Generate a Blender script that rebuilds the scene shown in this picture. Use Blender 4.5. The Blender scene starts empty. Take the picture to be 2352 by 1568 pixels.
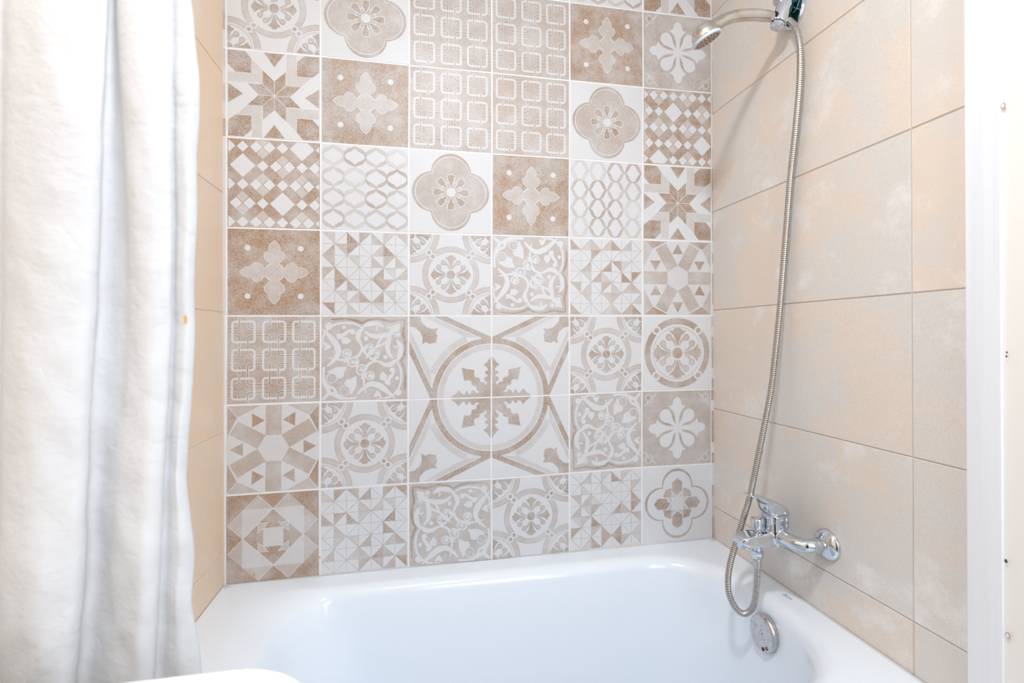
import bpy, bmesh, math, random
from math import sin, cos, tan, pi, radians, sqrt, atan2, hypot
from mathutils import Vector, Matrix
from mathutils.geometry import tessellate_polygon

random.seed(7)
S = bpy.context.scene
C = S.collection

# ------------------------------------------------------------------ camera
F, YAW, PY0 = 1127.496, 0.1884, 768.0164
CX, CY, CZ = 0.4751, -1.353, 1.2118
ROLL, PITCH = -0.0034, 0.0024
XR = 1.3567          # right wall
XL = -0.0091         # left wall
TOPZ = 2.5
FRONT = -2.25


def ray(x, y):
    a, b = (x - 1176) / F, -(y - PY0) / F
    rt, up = a * cos(ROLL) - b * sin(ROLL), a * sin(ROLL) + b * cos(ROLL)
    fw = cos(PITCH) - up * sin(PITCH)
    up = sin(PITCH) + up * cos(PITCH)
    return Vector((rt * cos(YAW) + fw * sin(YAW), -rt * sin(YAW) + fw * cos(YAW), up))


def at(x, y, ax, val):
    """the point of the room seen at photo position x, y on the plane axis = val"""
    d = ray(x, y)
    o = Vector((CX, CY, CZ))
    return o + d * ((val - o[ax]) / d[ax])


fwv = Vector((sin(YAW) * cos(PITCH), cos(YAW) * cos(PITCH), sin(PITCH)))
rt0 = Vector((cos(YAW), -sin(YAW), 0))
up0 = rt0.cross(fwv)
rtv = rt0 * cos(ROLL) + up0 * sin(ROLL)
upv = -rt0 * sin(ROLL) + up0 * cos(ROLL)
cam = bpy.data.cameras.new('camera')
cam.sensor_width = 36
cam.lens = F / 2352 * 36
cam.shift_y = (PY0 - 784) / 2352
cam.clip_start = 0.02
cam.dof.use_dof = True
cam.dof.focus_distance = 1.28
cam.dof.aperture_fstop = 5
co = bpy.data.objects.new('camera', cam)
co.matrix_world = Matrix(((rtv.x, upv.x, -fwv.x, CX), (rtv.y, upv.y, -fwv.y, CY), (rtv.z, upv.z, -fwv.z, CZ), (0, 0, 0, 1)))
C.objects.link(co)
S.camera = co


# ------------------------------------------------------------------ materials
def lin(r, g, b):
    f = lambda c: (c / 255 / 12.92) if c / 255 <= 0.04045 else ((c / 255 + 0.055) / 1.055) ** 2.4
    return (f(r), f(g), f(b), 1)


class NT:
    def __init__(s, name):
        s.m = bpy.data.materials.new(name)
        s.m.use_nodes = True
        s.t = s.m.node_tree
        s.b = s.t.nodes['Principled BSDF']

    def n(s, typ, **kw):
        o = s.t.nodes.new(typ)
        for k, v in kw.items():
            if hasattr(o, k):
                setattr(o, k, v)
        return o

    def link(s, a, b):
        s.t.links.new(a, b)

    def noise(s, scale, detail=3, rough=0.55, vec=None):
        o = s.n('ShaderNodeTexNoise')
        o.inputs['Scale'].default_value = scale
        o.inputs['Detail'].default_value = detail
        o.inputs['Roughness'].default_value = rough
        if vec is None:
            vec = s.coord()
        s.link(vec, o.inputs['Vector'])
        return o.outputs['Fac']

    def coord(s):
        if not hasattr(s, '_c'):
            s._c = s.n('ShaderNodeTexCoord').outputs['Object']
        return s._c

    def mapping(s, scale, rot=(0, 0, 0)):
        o = s.n('ShaderNodeMapping')
        o.inputs['Scale'].default_value = scale
        o.inputs['Rotation'].default_value = rot
        s.link(s.coord(), o.inputs['Vector'])
        return o.outputs['Vector']

    def math(s, op, a, b=None, clamp=False):
        o = s.n('ShaderNodeMath', operation=op)
        o.use_clamp = clamp
        for i, v in enumerate((a, b)):
            if v is None:
                continue
            if isinstance(v, (int, float)):
                o.inputs[i].default_value = v
            else:
                s.link(v, o.inputs[i])
        return o.outputs[0]

    def rng(s, v, a, b, c, d, smooth=False):
        o = s.n('ShaderNodeMapRange')
        if smooth:
            o.interpolation_type = 'SMOOTHSTEP'
        s.link(v, o.inputs[0])
        for i, q in enumerate((a, b, c, d)):
            o.inputs[i + 1].default_value = q
        return o.outputs[0]

    def mix(s, fac, a, b):
        o = s.n('ShaderNodeMix', data_type='RGBA')
        for sock, v in ((o.inputs[0], fac), (o.inputs[6], a), (o.inputs[7], b)):
            if isinstance(v, (int, float, tuple)):
                sock.default_value = v
            else:
                s.link(v, sock)
        return o.outputs[2]

    def attr(s, name):
        return s.n('ShaderNodeAttribute', attribute_name=name).outputs['Fac']

    def bump(s, h, strength, dist=0.001):
        o = s.n('ShaderNodeBump')
        o.inputs['Strength'].default_value = strength
        o.inputs['Distance'].default_value = dist
        s.link(h, o.inputs['Height'])
        s.link(o.outputs[0], s.b.inputs['Normal'])

    def col(s, v):
        if isinstance(v, tuple):
            s.b.inputs['Base Color'].default_value = v
        else:
            s.link(v, s.b.inputs['Base Color'])

    def set(s, **kw):
        for k, v in kw.items():
            s.b.inputs[k.replace('_', ' ')].default_value = v
        return s


# decorated wall tiles: face attribute "ink" is how much print lies on the glaze
m = NT('printed tile glaze')
ink, tone, seed = m.attr('ink'), m.attr('tone'), m.attr('seed')
vadd = m.n('ShaderNodeVectorMath', operation='ADD')
cmb = m.n('ShaderNodeCombineXYZ')
m.link(m.math('MULTIPLY', seed, 37.0), cmb.inputs[1])
m.link(m.coord(), vadd.inputs[0]); m.link(cmb.outputs[0], vadd.inputs[1])
vs = vadd.outputs[0]
speck = m.rng(m.noise(520, 2, 0.6, vs), 0.3, 0.7, 0.62, 1.38)
wear = m.rng(m.noise(15, 7, 0.68, vs), 0.34, 0.60, 0.60, 1.08)
hue = m.rng(m.noise(7.5, 4, 0.55, vs), 0.32, 0.68, 0, 1)
hue = m.math('MULTIPLY', hue, tone, True)
inkf = m.math('MULTIPLY', m.math('MULTIPLY', m.math('MULTIPLY', ink, 1.14), speck), wear, True)
base = m.mix(m.noise(6, 4, 0.6, vs), lin(217, 219, 223), lin(210, 211, 214))
prn = m.mix(hue, lin(147, 120, 95), lin(164, 124, 82))
m.col(m.mix(inkf, base, prn))
m.set(Roughness=0.42)
m.b.inputs['Specular IOR Level'].default_value = 0.4
m.bump(m.noise(300, 2), 0.10, 0.0006)
M_PRINT = m.m

m = NT('white wall grout')
m.col(m.mix(m.rng(m.noise(9, 4), 0.5, 0.75, 0, 0.75), lin(232, 233, 236), lin(226, 212, 184)))
m.set(Roughness=0.8)
M_GROUT_W = m.m
m = NT('grey wall grout')
m.col(m.mix(m.noise(8, 3), lin(186, 183, 182), lin(206, 198, 188)))
m.set(Roughness=0.85)
M_GROUT_G = m.m


def beige(name, a, b, w):
    m = NT(name)
    tone, seed = m.attr('tone'), m.attr('seed')
    vadd = m.n('ShaderNodeVectorMath', operation='ADD')
    cmb = m.n('ShaderNodeCombineXYZ')
    m.link(m.math('MULTIPLY', seed, 23.0), cmb.inputs[0])
    m.link(m.coord(), vadd.inputs[0]); m.link(cmb.outputs[0], vadd.inputs[1])
    vs = vadd.outputs[0]
    f = m.rng(m.noise(3.6, 7, 0.62, vs), 0.41, 0.59, 0, 1, True)
    f = m.math('ADD', f, m.math('SUBTRACT', tone, 0.5), True)
    c = m.mix(f, a, b)
    patch = m.rng(m.noise(7.5, 7, 0.66, vs), 0.52, 0.70, 0, 0.75, True)
    c = m.mix(patch, c, w)
    sp = m.rng(m.noise(430, 2, 0.6, vs), 0.3, 0.7, 0.93, 1.06)
    mul = m.n('ShaderNodeMix', data_type='RGBA', blend_type='MULTIPLY')
    mul.inputs[0].default_value = 1
    m.link(c, mul.inputs[6]); m.link(sp, mul.inputs[7])
    m.col(mul.outputs[2])
    m.set(Roughness=0.48)
    m.b.inputs['Specular IOR Level'].default_value = 0.4
    m.bump(m.noise(160, 4), 0.16, 0.0008)
    return m.m


M_TILE_R = beige('beige stone tile', lin(228, 214, 201), lin(219, 215, 211), lin(235, 233, 231))
M_TILE_L = beige('beige stone tile with warm light', lin(238, 213, 186), lin(235, 214, 193), lin(238, 221, 206))  # same tile as the right wall, warm curtain light put into its colour


def plain(name, c, rough, metal=0.0, **kw):
    m = NT(name)
    m.col(c)
    m.set(Roughness=rough, Metallic=metal)
    for k, v in kw.items():
        m.b.inputs[k.replace('_', ' ')].default_value = v
    return m


m = plain('white bath enamel', lin(232, 239, 247), 0.12)
m.link(m.rng(m.noise(9, 3), 0.3, 0.7, 0.09, 0.16), m.b.inputs['Roughness'])
M_ENAMEL = m.m
M_CERAMIC = plain('white basin ceramic', lin(244, 245, 246), 0.15).m


def metal(name, c1, c2, r1, r2, sc=60):
    m = NT(name)
    f = m.noise(sc, 5, 0.65)
    m.col(m.mix(m.rng(f, 0.45, 0.72, 0, 1), c1, c2))
    m.link(m.rng(f, 0.4, 0.75, r1, r2), m.b.inputs['Roughness'])
    m.set(Metallic=1.0)
    return m.m


M_CHROME = metal('polished chrome', lin(214, 220, 228), lin(196, 204, 212), 0.05, 0.16, 45)
M_WORN = metal('worn chrome', lin(212, 213, 214), lin(194, 178, 154), 0.14, 0.34, 38)
M_SATIN = metal('satin steel', lin(206, 203, 203), lin(180, 176, 178), 0.24, 0.42, 90)
M_HOSE = metal('brushed steel hose', lin(206, 203, 200), lin(190, 184, 177), 0.26, 0.40, 120)
M_GROOVE = metal('dark hose groove', lin(142, 136, 130), lin(118, 111, 104), 0.4, 0.6)
M_DARKGAP = plain('dark gap', lin(40, 40, 42), 0.6).m
M_GREYPL = plain('pale grey plastic', lin(196, 208, 220), 0.4).m
M_FACE = plain('grey spray plate', lin(172, 170, 166), 0.45).m
M_AMBER = plain('amber rubber', lin(158, 104, 58), 0.5).m
M_RED = plain('red enamel', lin(196, 60, 50), 0.35).m
M_BLUE = plain('blue enamel', lin(40, 60, 110), 0.35).m
M_LOGO = plain('teal print', lin(84, 122, 144), 0.4).m
M_STAIN = plain('dried yellow drip', lin(206, 164, 84), 0.5).m
M_RUST = plain('rust stain', lin(140, 96, 56), 0.7).m
m = NT('blue green painted reflection')  # colour stands in for what the bracket plate reflects
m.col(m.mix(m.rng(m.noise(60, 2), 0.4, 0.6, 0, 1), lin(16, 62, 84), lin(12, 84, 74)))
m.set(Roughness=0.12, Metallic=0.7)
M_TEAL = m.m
M_PAINT = plain('white wall paint', lin(238, 238, 238), 0.75).m
M_NAVY = plain('dark blue panel paint', lin(34, 50, 78), 0.4).m  # for the added panel that the chrome mirrors
M_FLOOR = beige('floor stone', lin(206, 207, 208), lin(202, 203, 205), lin(212, 213, 214))

m = NT('white painted wood')
g = m.noise(60, 4, 0.6, m.mapping((1, 1, 0.02)))
m.col(m.mix(m.rng(g, 0.35, 0.7, 0, 1), lin(235, 239, 245), lin(226, 231, 238)))
m.set(Roughness=0.5)
m.bump(g, 0.25, 0.001)
M_WOOD = m.m
M_WOODW = plain('cream painted wood', lin(238, 236, 233), 0.5).m
M_KNOT = plain('wood knot', lin(190, 150, 108), 0.7).m
M_KNOTD = plain('dark wood knot', lin(86, 62, 62), 0.7).m


# ------------------------------------------------------------------ mesh helpers
def tag(o, label=None, cat=None, group=None, kind=None):
    for k, v in (('label', label), ('category', cat), ('group', group), ('kind', kind)):
        if v:
            o[k] = v
    return o


def empty(name, loc, label, cat):
    o = bpy.data.objects.new(name, None)
    o.empty_display_size = 0.03
    o.location = loc
    C.objects.link(o)
    return tag(o, label, cat)


def link(name, me, mats, parent=None, smooth=True, sharp=40):
    o = bpy.data.objects.new(name, me)
    for mm in (mats if isinstance(mats, (list, tuple)) else [mats]):
        me.materials.append(mm)
    C.objects.link(o)
    if parent:
        o.parent = parent
        o.matrix_parent_inverse = Matrix.Translation(-parent_loc(parent))
    if smooth:
        me.polygons.foreach_set('use_smooth', [True] * len(me.polygons))
        if sharp:
            me.set_sharp_from_angle(angle=radians(sharp))
    return o


def parent_loc(p):
    # parts of a thing are moved by its base only once; parts of parts sit at the origin already
    return p.location.copy() if p.parent is None else Vector((0, 0, 0))


class B:
    """gathers shapes into one mesh"""

    def __init__(s):
        s.v, s.f, s.mi = [], [], []
        s.cur = 0

    def add(s, vs, fs):
        o = len(s.v)
        s.v += [tuple(p) for p in vs]
        s.f += [tuple(i + o for i in f) for f in fs]
        s.mi += [s.cur] * len(fs)
        return s

    def box(s, a, b):
        x0, y0, z0 = a
        x1, y1, z1 = b
        return s.add([(x, y, z) for z in (z0, z1) for y in (y0, y1) for x in (x0, x1)],
                     [(0, 2, 3, 1), (4, 5, 7, 6), (0, 1, 5, 4), (2, 6, 7, 3), (0, 4, 6, 2), (1, 3, 7, 5)])

    def loft(s, rings, closed=True, cap0=True, cap1=True):
        n = len(rings[0])
        vs = [p for r in rings for p in r]
        fs = []
        for i in range(len(rings) - 1):
            for j in range(n if closed else n - 1):
                k = (j + 1) % n
                fs.append((i * n + j, i * n + k, (i + 1) * n + k, (i + 1) * n + j))
        if cap0:
            fs.append(tuple(reversed(range(n))))
        if cap1:
            fs.append(tuple((len(rings) - 1) * n + j for j in range(n)))
        return s.add(vs, fs)

    def lathe(s, prof, org, axis, n=40, cap0=True, cap1=True):
        """prof: (radius, distance along axis)"""
        org, axis = Vector(org), Vector(axis).normalized()
        u = axis.orthogonal().normalized()
        w = axis.cross(u)
        rings = [[org + axis * t + (u * cos(2 * pi * j / n) + w * sin(2 * pi * j / n)) * r for j in range(n)] for r, t in prof]
        return s.loft(rings, True, cap0, cap1)

    def tube(s, path, rad, n=16, cap=True, sx=1.0):
        path = [Vector(p) for p in path]
        rings = []
        u = None
        for i, p in enumerate(path):
            t = (path[min(i + 1, len(path) - 1)] - path[max(i - 1, 0)]).normalized()
            if u is None:
                u = Vector((0, 0, 1)) if abs(t.z) < 0.9 else Vector((0, 1, 0))
            u = (u - t * u.dot(t)).normalized()
            w = t.cross(u)
            r = rad[i] if isinstance(rad, (list, tuple)) else rad
            rings.append([p + u * cos(2 * pi * j / n) * r + w * sin(2 * pi * j / n) * r * sx for j in range(n)])
        return s.loft(rings, True, cap, cap)

    def sphere(s, c, r, n=16, sc=(1, 1, 1)):
        c = Vector(c)
        rings = []
        for i in range(n // 2 + 1):
            a = -pi / 2 + pi * (i + 0.001) / (n / 2 + 0.002)
            rings.append([c + Vector((cos(a) * cos(2 * pi * j / n) * r * sc[0], cos(a) * sin(2 * pi * j / n) * r * sc[1], sin(a) * r * sc[2])) for j in range(n)])
        return s.loft(rings)

    def build(s, name, mats, parent=None, smooth=True, sharp=40, recalc=True):
        me = bpy.data.meshes.new(name)
        me.from_pydata(s.v, [], s.f)
        if recalc:
            bm = bmesh.new(); bm.from_mesh(me)
            bmesh.ops.recalc_face_normals(bm, faces=bm.faces)
            bm.to_mesh(me); bm.free()
        o = link(name, me, mats, parent, smooth, sharp)
        me.polygons.foreach_set('material_index', s.mi)
        return o


def catmull(pts, n=6, closed=False):
    P = [Vector(p) for p in pts]
    out = []
    N = len(P)
    for i in range(N if closed else N - 1):
        g = (lambda k: P[k % N]) if closed else (lambda k: P[max(0, min(N - 1, k))])
        a, b, c, d = g(i - 1), g(i), g(i + 1), g(i + 2)
        for j in range(n):
            t = j / n
            out.append(0.5 * ((2 * b) + (c - a) * t + (2 * a - 5 * b + 4 * c - d) * t * t + (3 * b - a - 3 * c + d) * t ** 3))
    if not closed:
        out.append(P[-1].copy())
    return out


# ------------------------------------------------------------------ tile patterns
# each pattern is drawn in -1..1 square; a list of (polygon, ink, layer)
class Pat:
    def __init__(s):
        s.e = []
        s.L = 0
        s.c = 0
        s.hold = False

    def layer(s):
        s.L += 1
        return s

    def step(s):
        if not s.hold:
            s.c += 1

    def poly(s, pts, ink, d=None):
        # every print layer lies a few microns above the one before
        if d is None:
            s.step()
            d = 0
        s.e.append(([(p[0], p[1]) for p in pts], ink, s.L * 2.5e-5 + s.c * 8e-6 + d))

    def disc(s, x, y, r, ink, n=28):
        s.poly([(x + r * cos(2 * pi * i / n), y + r * sin(2 * pi * i / n)) for i in range(n)], ink)

    def stroke(s, pts, w, ink, closed=False):
        n = len(pts)
        W = w if isinstance(w, (list, tuple)) else [w] * n
        P = [Vector((p[0], p[1])) for p in pts]
        lr = []
        for i in range(n):
            a = P[(i - 1) % n] if closed or i > 0 else P[i]
            b = P[(i + 1) % n] if closed or i < n - 1 else P[i]
            t = (b - a)
            t = t.normalized() if t.length > 1e-9 else Vector((1, 0))
            q = Vector((-t.y, t.x)) * (W[i] * 0.5)
            lr.append((P[i] + q, P[i] - q))
        s.step()
        for i in range(n if closed else n - 1):
            a, b = lr[i], lr[(i + 1) % n]
            s.poly([a[0], b[0], b[1], a[1]], ink, (i % 2) * 4e-6)

    def curve(s, pts, ws, ink, n=6):
        q = catmull([(p[0], p[1], w) for p, w in zip(pts, ws)], n)
        s.stroke([(v.x, v.y) for v in q], [max(v.z, 0.004) for v in q], ink)

    def ring(s, x, y, r0, r1, ink, a0=0, a1=2 * pi, n=64):
        s.step()
        for i in range(n):
            a, b = a0 + (a1 - a0) * i / n, a0 + (a1 - a0) * (i + 1) / n
            s.poly([(x + r0 * cos(a), y + r0 * sin(a)), (x + r1 * cos(a), y + r1 * sin(a)),
                    (x + r1 * cos(b), y + r1 * sin(b)), (x + r0 * cos(b), y + r0 * sin(b))], ink, 0)

    def outline(s, pts, w, ink):
        s.stroke(pts, w, ink, True)


WH = 0.03   # bare glaze


def rot(p, a):
    return (p[0] * cos(a) - p[1] * sin(a), p[0] * sin(a) + p[1] * cos(a))


def radial(ts, a):
    """(t along, s across) half outline -> closed polygon pointing along angle a"""
    q = [(t, s) for t, s in ts] + [(t, -s) for t, s in reversed(ts)]
    return [rot(p, a) for p in q]


def p_star():
    P = Pat()
    P.hold = True
    for k in range(4):
        a = -k * pi / 2
        R = lambda pts: [rot(p, a) for p in pts]
        P.poly(R([(-.49, .82), (-.25, .58), (-.25, .27), (-1, .27), (-1, .49), (-.49, .49)]), .26)
        P.poly(R([(-1, 1), (-.63, 1), (-.5, .84), (-.5, .5), (-.84, .5), (-1, .67)]), .72)
        P.poly(R([(-.23, 1), (.23, 1), (0, .68)]), .64)
        P.poly(R([(0, 0), (0, .34), (-.25, .58), (-.25, .25)]), .7)
        P.poly(R([(0, 0), (0, .34), (.25, .58), (.25, .25)]), .7)
    P.layer()
    for k in range(8):
        e = (0, .34) if k % 2 == 0 else (-.25, .25)
        a = -(k // 2) * pi / 2
        P.L = 1 + k
        P.stroke([(0, 0), rot(e, a)], .013, WH)
    return P


def lobes(c, r, n=96, k=1.0):
    pts = []
    for i in range(n):
        th = 2 * pi * i / n
        best = 0
        for j in range(4):
            ux, uy = cos(j * pi / 2) * c, sin(j * pi / 2) * c
            b = cos(th) * ux + sin(th) * uy
            d = b * b - (c * c - r * r)
            if d > 0:
                best = max(best, b + sqrt(d))
        pts.append((cos(th) * best * k, sin(th) * best * k))
    return pts


def p_quatrefoil():
    P = Pat()
    P.poly(lobes(.46, .505), .52)
    P.layer(); P.poly(lobes(.46, .505, k=.925), WH)
    P.layer(); P.poly(lobes(.46, .505, k=.905), .44)
    P.layer()
    for k in range(8):
        a = k * pi / 4
        sh = [(.16, .035), (.21, .035), (.26, .06), (.30, .085), (.40, .085), (.435, .10), (.43, .05), (.455, 0.0)]
        q = radial(sh, a)
        P.poly(q, .66)
    P.layer()
    for k in range(8):
        a = k * pi / 4
        P.outline(radial(sh, a), .016, WH)
        b = a + pi / 8
        c = rot((.215, 0), b)
        P.ring(c[0], c[1], .036, .052, WH, b - 2.2, b + 2.2, 14)
    P.disc(0, 0, .115, WH)
    return P


def p_cross(dark=.74):
    P = Pat()
    P.poly([(-1, -1), (1, -1), (1, 1), (-1, 1)], dark)
    P.layer()
    half = [(.15, .075), (.20, .08), (.25, .13), (.30, .19), (.36, .225), (.43, .22), (.475, .18), (.50, .125), (.56, .125), (.62, .11), (.68, .075), (.73, .03), (.755, 0.0)]
    arms = []
    for k in range(4):
        arms.append(radial(half, k * pi / 2))
        P.outline(arms[-1], .022, WH)
    P.ring(0, 0, .20, .222, WH)
    P.layer()
    for a in arms:
        P.poly(a, dark * .58)
    P.disc(0, 0, .20, dark * .58)
    P.layer()
    for x in (-.585, .585):
        for y in (-.57, .57):
            P.disc(x, y, .068, WH)
    for k in range(4):
        c = rot((.09, .0), k * pi / 2 + pi / 4)
        P.disc(c[0], c[1], .016, dark * .8, 8)
    return P


def rsq(cx, cy, h, r, n=5):
    pts = []
    for k, (sx, sy) in enumerate(((1, 1), (-1, 1), (-1, -1), (1, -1))):
        for i in range(n + 1):
            a = k * pi / 2 + i / n * pi / 2
            pts.append((cx + sx * (h - r) + r * cos(a), cy + sy * (h - r) + r * sin(a)))
    return pts


def p_chain(dark=.46):
    P = Pat()
    P.hold = True
    P.poly([(-1, -1), (1, -1), (1, 1), (-1, 1)], dark)
    P.layer()
    G = (-1.0, -.335, .33, .99)
    for x in G:
        for y in G:
            P.outline(rsq(x, y, .24, .055), .054, .05)
    P.layer()
    for x in G:
        for y in G:
            P.outline(rsq(x, y, .24, .055), .036, dark * 1.08)
    P.layer()
    for x in G:
        for y in G:
            P.outline(rsq(x + .005, y - .005, .24, .055), .016, dark * 1.55)
    P.layer()
    for x in (-.67, 0, .66):
        for y in (-.67, 0, .66):
            P.outline(rsq(x, y, .24, .06), .050, .08)
    P.layer()
    for x in G:
        for y in G:
            for sx, y0, y1 in ((-.24, .0, .18), (.24, -.18, .0)):
                P.stroke([(x + sx, y + y0), (x + sx, y + y1)], .050, .05)
    P.layer()
    for x in G:
        for y in G:
            for sx, y0, y1 in ((-.24, .0, .18), (.24, -.18, .0)):
                P.stroke([(x + sx, y + y0), (x + sx, y + y1)], .026, dark * 1.35)
    return P


def p_diamond(ox, oy, solids):
    P = Pat()
    P.hold = True
    P.poly([(-1, -1), (1, -1), (1, 1), (-1, 1)], .66)
    P.layer()
    h = .145

    def dia(i, j, s, ink):
        x, y = ox + i * h, oy + j * h
        P.poly([(x, y + s), (x - s, y), (x, y - s), (x + s, y)], ink)
    for i in range(-15, 16, 3):
        for j in range(-15, 16, 3):
            if ((i + j) // 3) % 2:
                dia(i, j, h * .88, WH)
            elif (i, j) in solids:
                dia(i, j, h * 1.9, WH)
            else:
                for di, dj, ik in ((1, 0, WH), (-1, 0, WH), (0, 1, .33), (0, -1, .33)):
                    dia(i + di, j + dj, h * .92, ik)
    return P


def p_ogee():
    P = Pat()
    P.hold = True
    for i in range(4):
        for j in range(4):
            cx, cy = -.75 + .5 * i, -.75 + .5 * j
            ik = random.choice((.16, .22, .34, .42, .5))
            for sx in (1, -1):
                for sy in (1, -1):
                    b = [(0, 1), (.14, .62), (1.0, .66), (1, 0)]
                    q = []
                    for k in range(13):
                        t = k / 12
                        x = 3 * (1 - t) ** 2 * t * b[1][0] + 3 * (1 - t) * t * t * b[2][0] + t ** 3
                        y = (1 - t) ** 3 + 3 * (1 - t) ** 2 * t * b[1][1] + 3 * (1 - t) * t * t * b[2][1]
                        q.append((cx + sx * x * .245, cy + sy * y * .245))
                    w = [.012 + .06 * sin(pi * k / 12) for k in range(13)]
                    P.L = 1 + (sx > 0) + 2 * (sy > 0)
                    P.stroke(q, [v + .014 for v in w], .52)
                    P.L += 4
                    P.stroke(q, w, ik)
    return P


def p_triangles():
    P = Pat()
    P.hold = True
    n = 7
    s = 2 / n
    lines = []
    for i in range(n):
        for j in range(n):
            x, y = -1 + i * s, -1 + j * s
            c = [(x, y), (x + s, y), (x + s, y + s), (x, y + s)]
            if (i + j) % 2:
                tr = ([c[0], c[1], c[2]], [c[0], c[2], c[3]])
                lines.append((c[0], c[2]))
            else:
                tr = ([c[0], c[1], c[3]], [c[1], c[2], c[3]])
                lines.append((c[1], c[3]))
            if random.random() < .68:
                P.poly(tr[random.randrange(2)], random.choice((.26, .34, .42, .55, .64)))
    P.layer()
    for a, b in lines:
        P.stroke([a, b], .012, .48)
    P.layer()
    for i in range(1, n):
        t = -1 + i * s
        P.stroke([(t, -.98), (t, .98)], .012, .42)
    P.layer()
    for i in range(1, n):
        t = -1 + i * s
        P.stroke([(-.98, t), (.98, t)], .012, .42)
    return P


def flower(P, cx, cy, k=1.0, wide=1.0):
    T = lambda pts: [(cx + p[0] * k, cy + p[1] * k) for p in pts]
    for q in range(4):
        a = q * pi / 2
        half = [(.14, .012), (.24, .03 * wide), (.34, .062 * wide), (.41, .125 * wide), (.445, .135 * wide), (.43, .085 * wide), (.455, .075 * wide), (.485, .045 * wide), (.495, 0)]
        P.poly(T(radial(half, a)), .56)
        for sg in (1, -1):
            pts = [rot((.135, sg * .038), a), rot((.23, sg * .075), a), rot((.295, sg * .15), a), rot((.325, sg * .2), a)]
            L0 = P.L
            P.curve(T(pts), [.014 * k, .045 * k, .06 * k, .07 * k], .6)
            h = T([rot((.305, sg * .185), a)])[0]
            P.disc(h[0], h[1], .064 * k, .6, 16)
            P.L = L0 + 1
            P.curve(T(pts), [.004 * k, .026 * k, .04 * k, .05 * k], .36)
            P.disc(h[0], h[1], .05 * k, .36, 16)
            P.L = L0
    P.disc(cx, cy, .105 * k, .6)


def p_rosette():
    P = Pat()
    C4 = [(-1, -1), (1, -1), (1, 1), (-1, 1)]
    for x, y in [(0, 0)] + C4:
        P.ring(x, y, .57, .712, .52)
    P.layer()
    for x, y in [(0, 0)] + C4:
        P.ring(x, y, .582, .70, .33)
    for x, y in C4:
        P.ring(x, y, .515, .53, .45)
    P.layer()
    for x, y in C4:
        d = .7071
        for r in (.635, .775):
            P.disc(x * r * d, y * r * d, .088, WH, 20)
    P.layer()
    for x, y in C4:
        for r in (.635, .775):
            P.disc(x * r * .7071, y * r * .7071, .048, .56, 16)
    P.layer()
    flower(P, 0, 0)
    for x, y in C4:
        flower(P, x, y)
    return P


def p_wheel():
    P = Pat()
    P.disc(0, 0, .97, .6, 64)
    P.layer(); P.disc(0, 0, .80, WH, 64)
    for k in range(4):
        a = pi / 4 + k * pi / 2
        P.disc(.885 * cos(a), .885 * sin(a), .125, WH)
    P.layer()
    P.ring(0, 0, .715, .728, .5)
    for k in range(4):
        a = pi / 4 + k * pi / 2
        P.disc(.885 * cos(a), .885 * sin(a), .072, .55)
    P.layer()
    flower(P, 0, 0, 1.42, 1.25)
    return P


def p_hexagon():
    P = Pat()
    P.poly([(-1, -1), (1, -1), (1, 1), (-1, 1)], .1)
    P.layer()
    for sx in (1, -1):
        for sy in (1, -1):
            P.poly([(sx * 1, sy * 1), (sx * .30, sy * 1), (sx * .735, sy * .785)], .66)
            P.poly([(sx * 1, sy * 1), (sx * .735, sy * .785), (sx * 1, sy * .28)], .4)
    for k in range(6):
        a = k * pi / 3
        P.poly([rot(p, a) for p in ((.30, .175), (.30, -.175), (1.0, -.175), (1.0, .175))], .47)
        t = [rot(p, a + pi / 6) for p in ((.95, 0), (.665, -.155), (.665, .155))]
        P.poly(t, .66)
    P.layer()
    P.poly([rot((.35, 0), pi / 6 + k * pi / 3) for k in range(6)], .13)
    for sx in (1, -1):
        for sy in (1, -1):
            P.stroke([(sx * 1, sy * 1), (sx * .735, sy * .785)], .014, WH)
            P.stroke([(sx * .30, sy * 1), (sx * .735, sy * .785), (sx * 1, sy * .28)], .014, WH)
    return P


def p_fleur():
    P = Pat()
    P.poly([(-1, -1), (1, -1), (1, 1), (-1, 1)], .46)
    P.layer()
    for k in range(4):
        a = k * pi / 2
        for sg in (1, -1):
            q = [rot(p, a) for p in ((.17, sg * .10), (.30, sg * .125), (.42, sg * .20), (.50, sg * .30))]
            P.curve(q, [.05, .06, .06, .04], .6)
    P.layer()
    for k in range(4):
        a = k * pi / 2
        half = [(0, .05), (.16, .05), (.32, .065), (.44, .11), (.53, .18), (.60, .255), (.61, .20), (.635, .15), (.67, .125), (.71, .125), (.755, .115), (.80, .085), (.835, .045), (.85, 0)]
        P.poly(radial(half, a), WH)
        b = a + pi / 4
        tear = [(.06, .03), (.2, .055), (.3, .1), (.38, .15), (.47, .175), (.56, .165), (.62, .12), (.655, .06), (.665, 0)]
        P.poly(radial(tear, b), WH)
    P.disc(0, 0, .12, WH)
    for sx in (1, -1):
        for sy in (1, -1):
            P.ring(sx * .85, sy * .85, .075, .095, .1, n=20)
            P.disc(sx * .85, sy * .85, .05, .6, 12)
            P.curve([(sx * .98, sy * .62), (sx * .9, sy * .68), (sx * .86, sy * .75)], [.02, .03, .02], .1)
            P.curve([(sx * .62, sy * .98), (sx * .68, sy * .9), (sx * .75, sy * .86)], [.02, .03, .02], .1)
            P.curve([(sx * .74, sy * .9), (sx * .72, sy * .78), (sx * .80, sy * .72), (sx * .92, sy * .75)], [.015, .02, .02, .015], .1)
    return P


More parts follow.
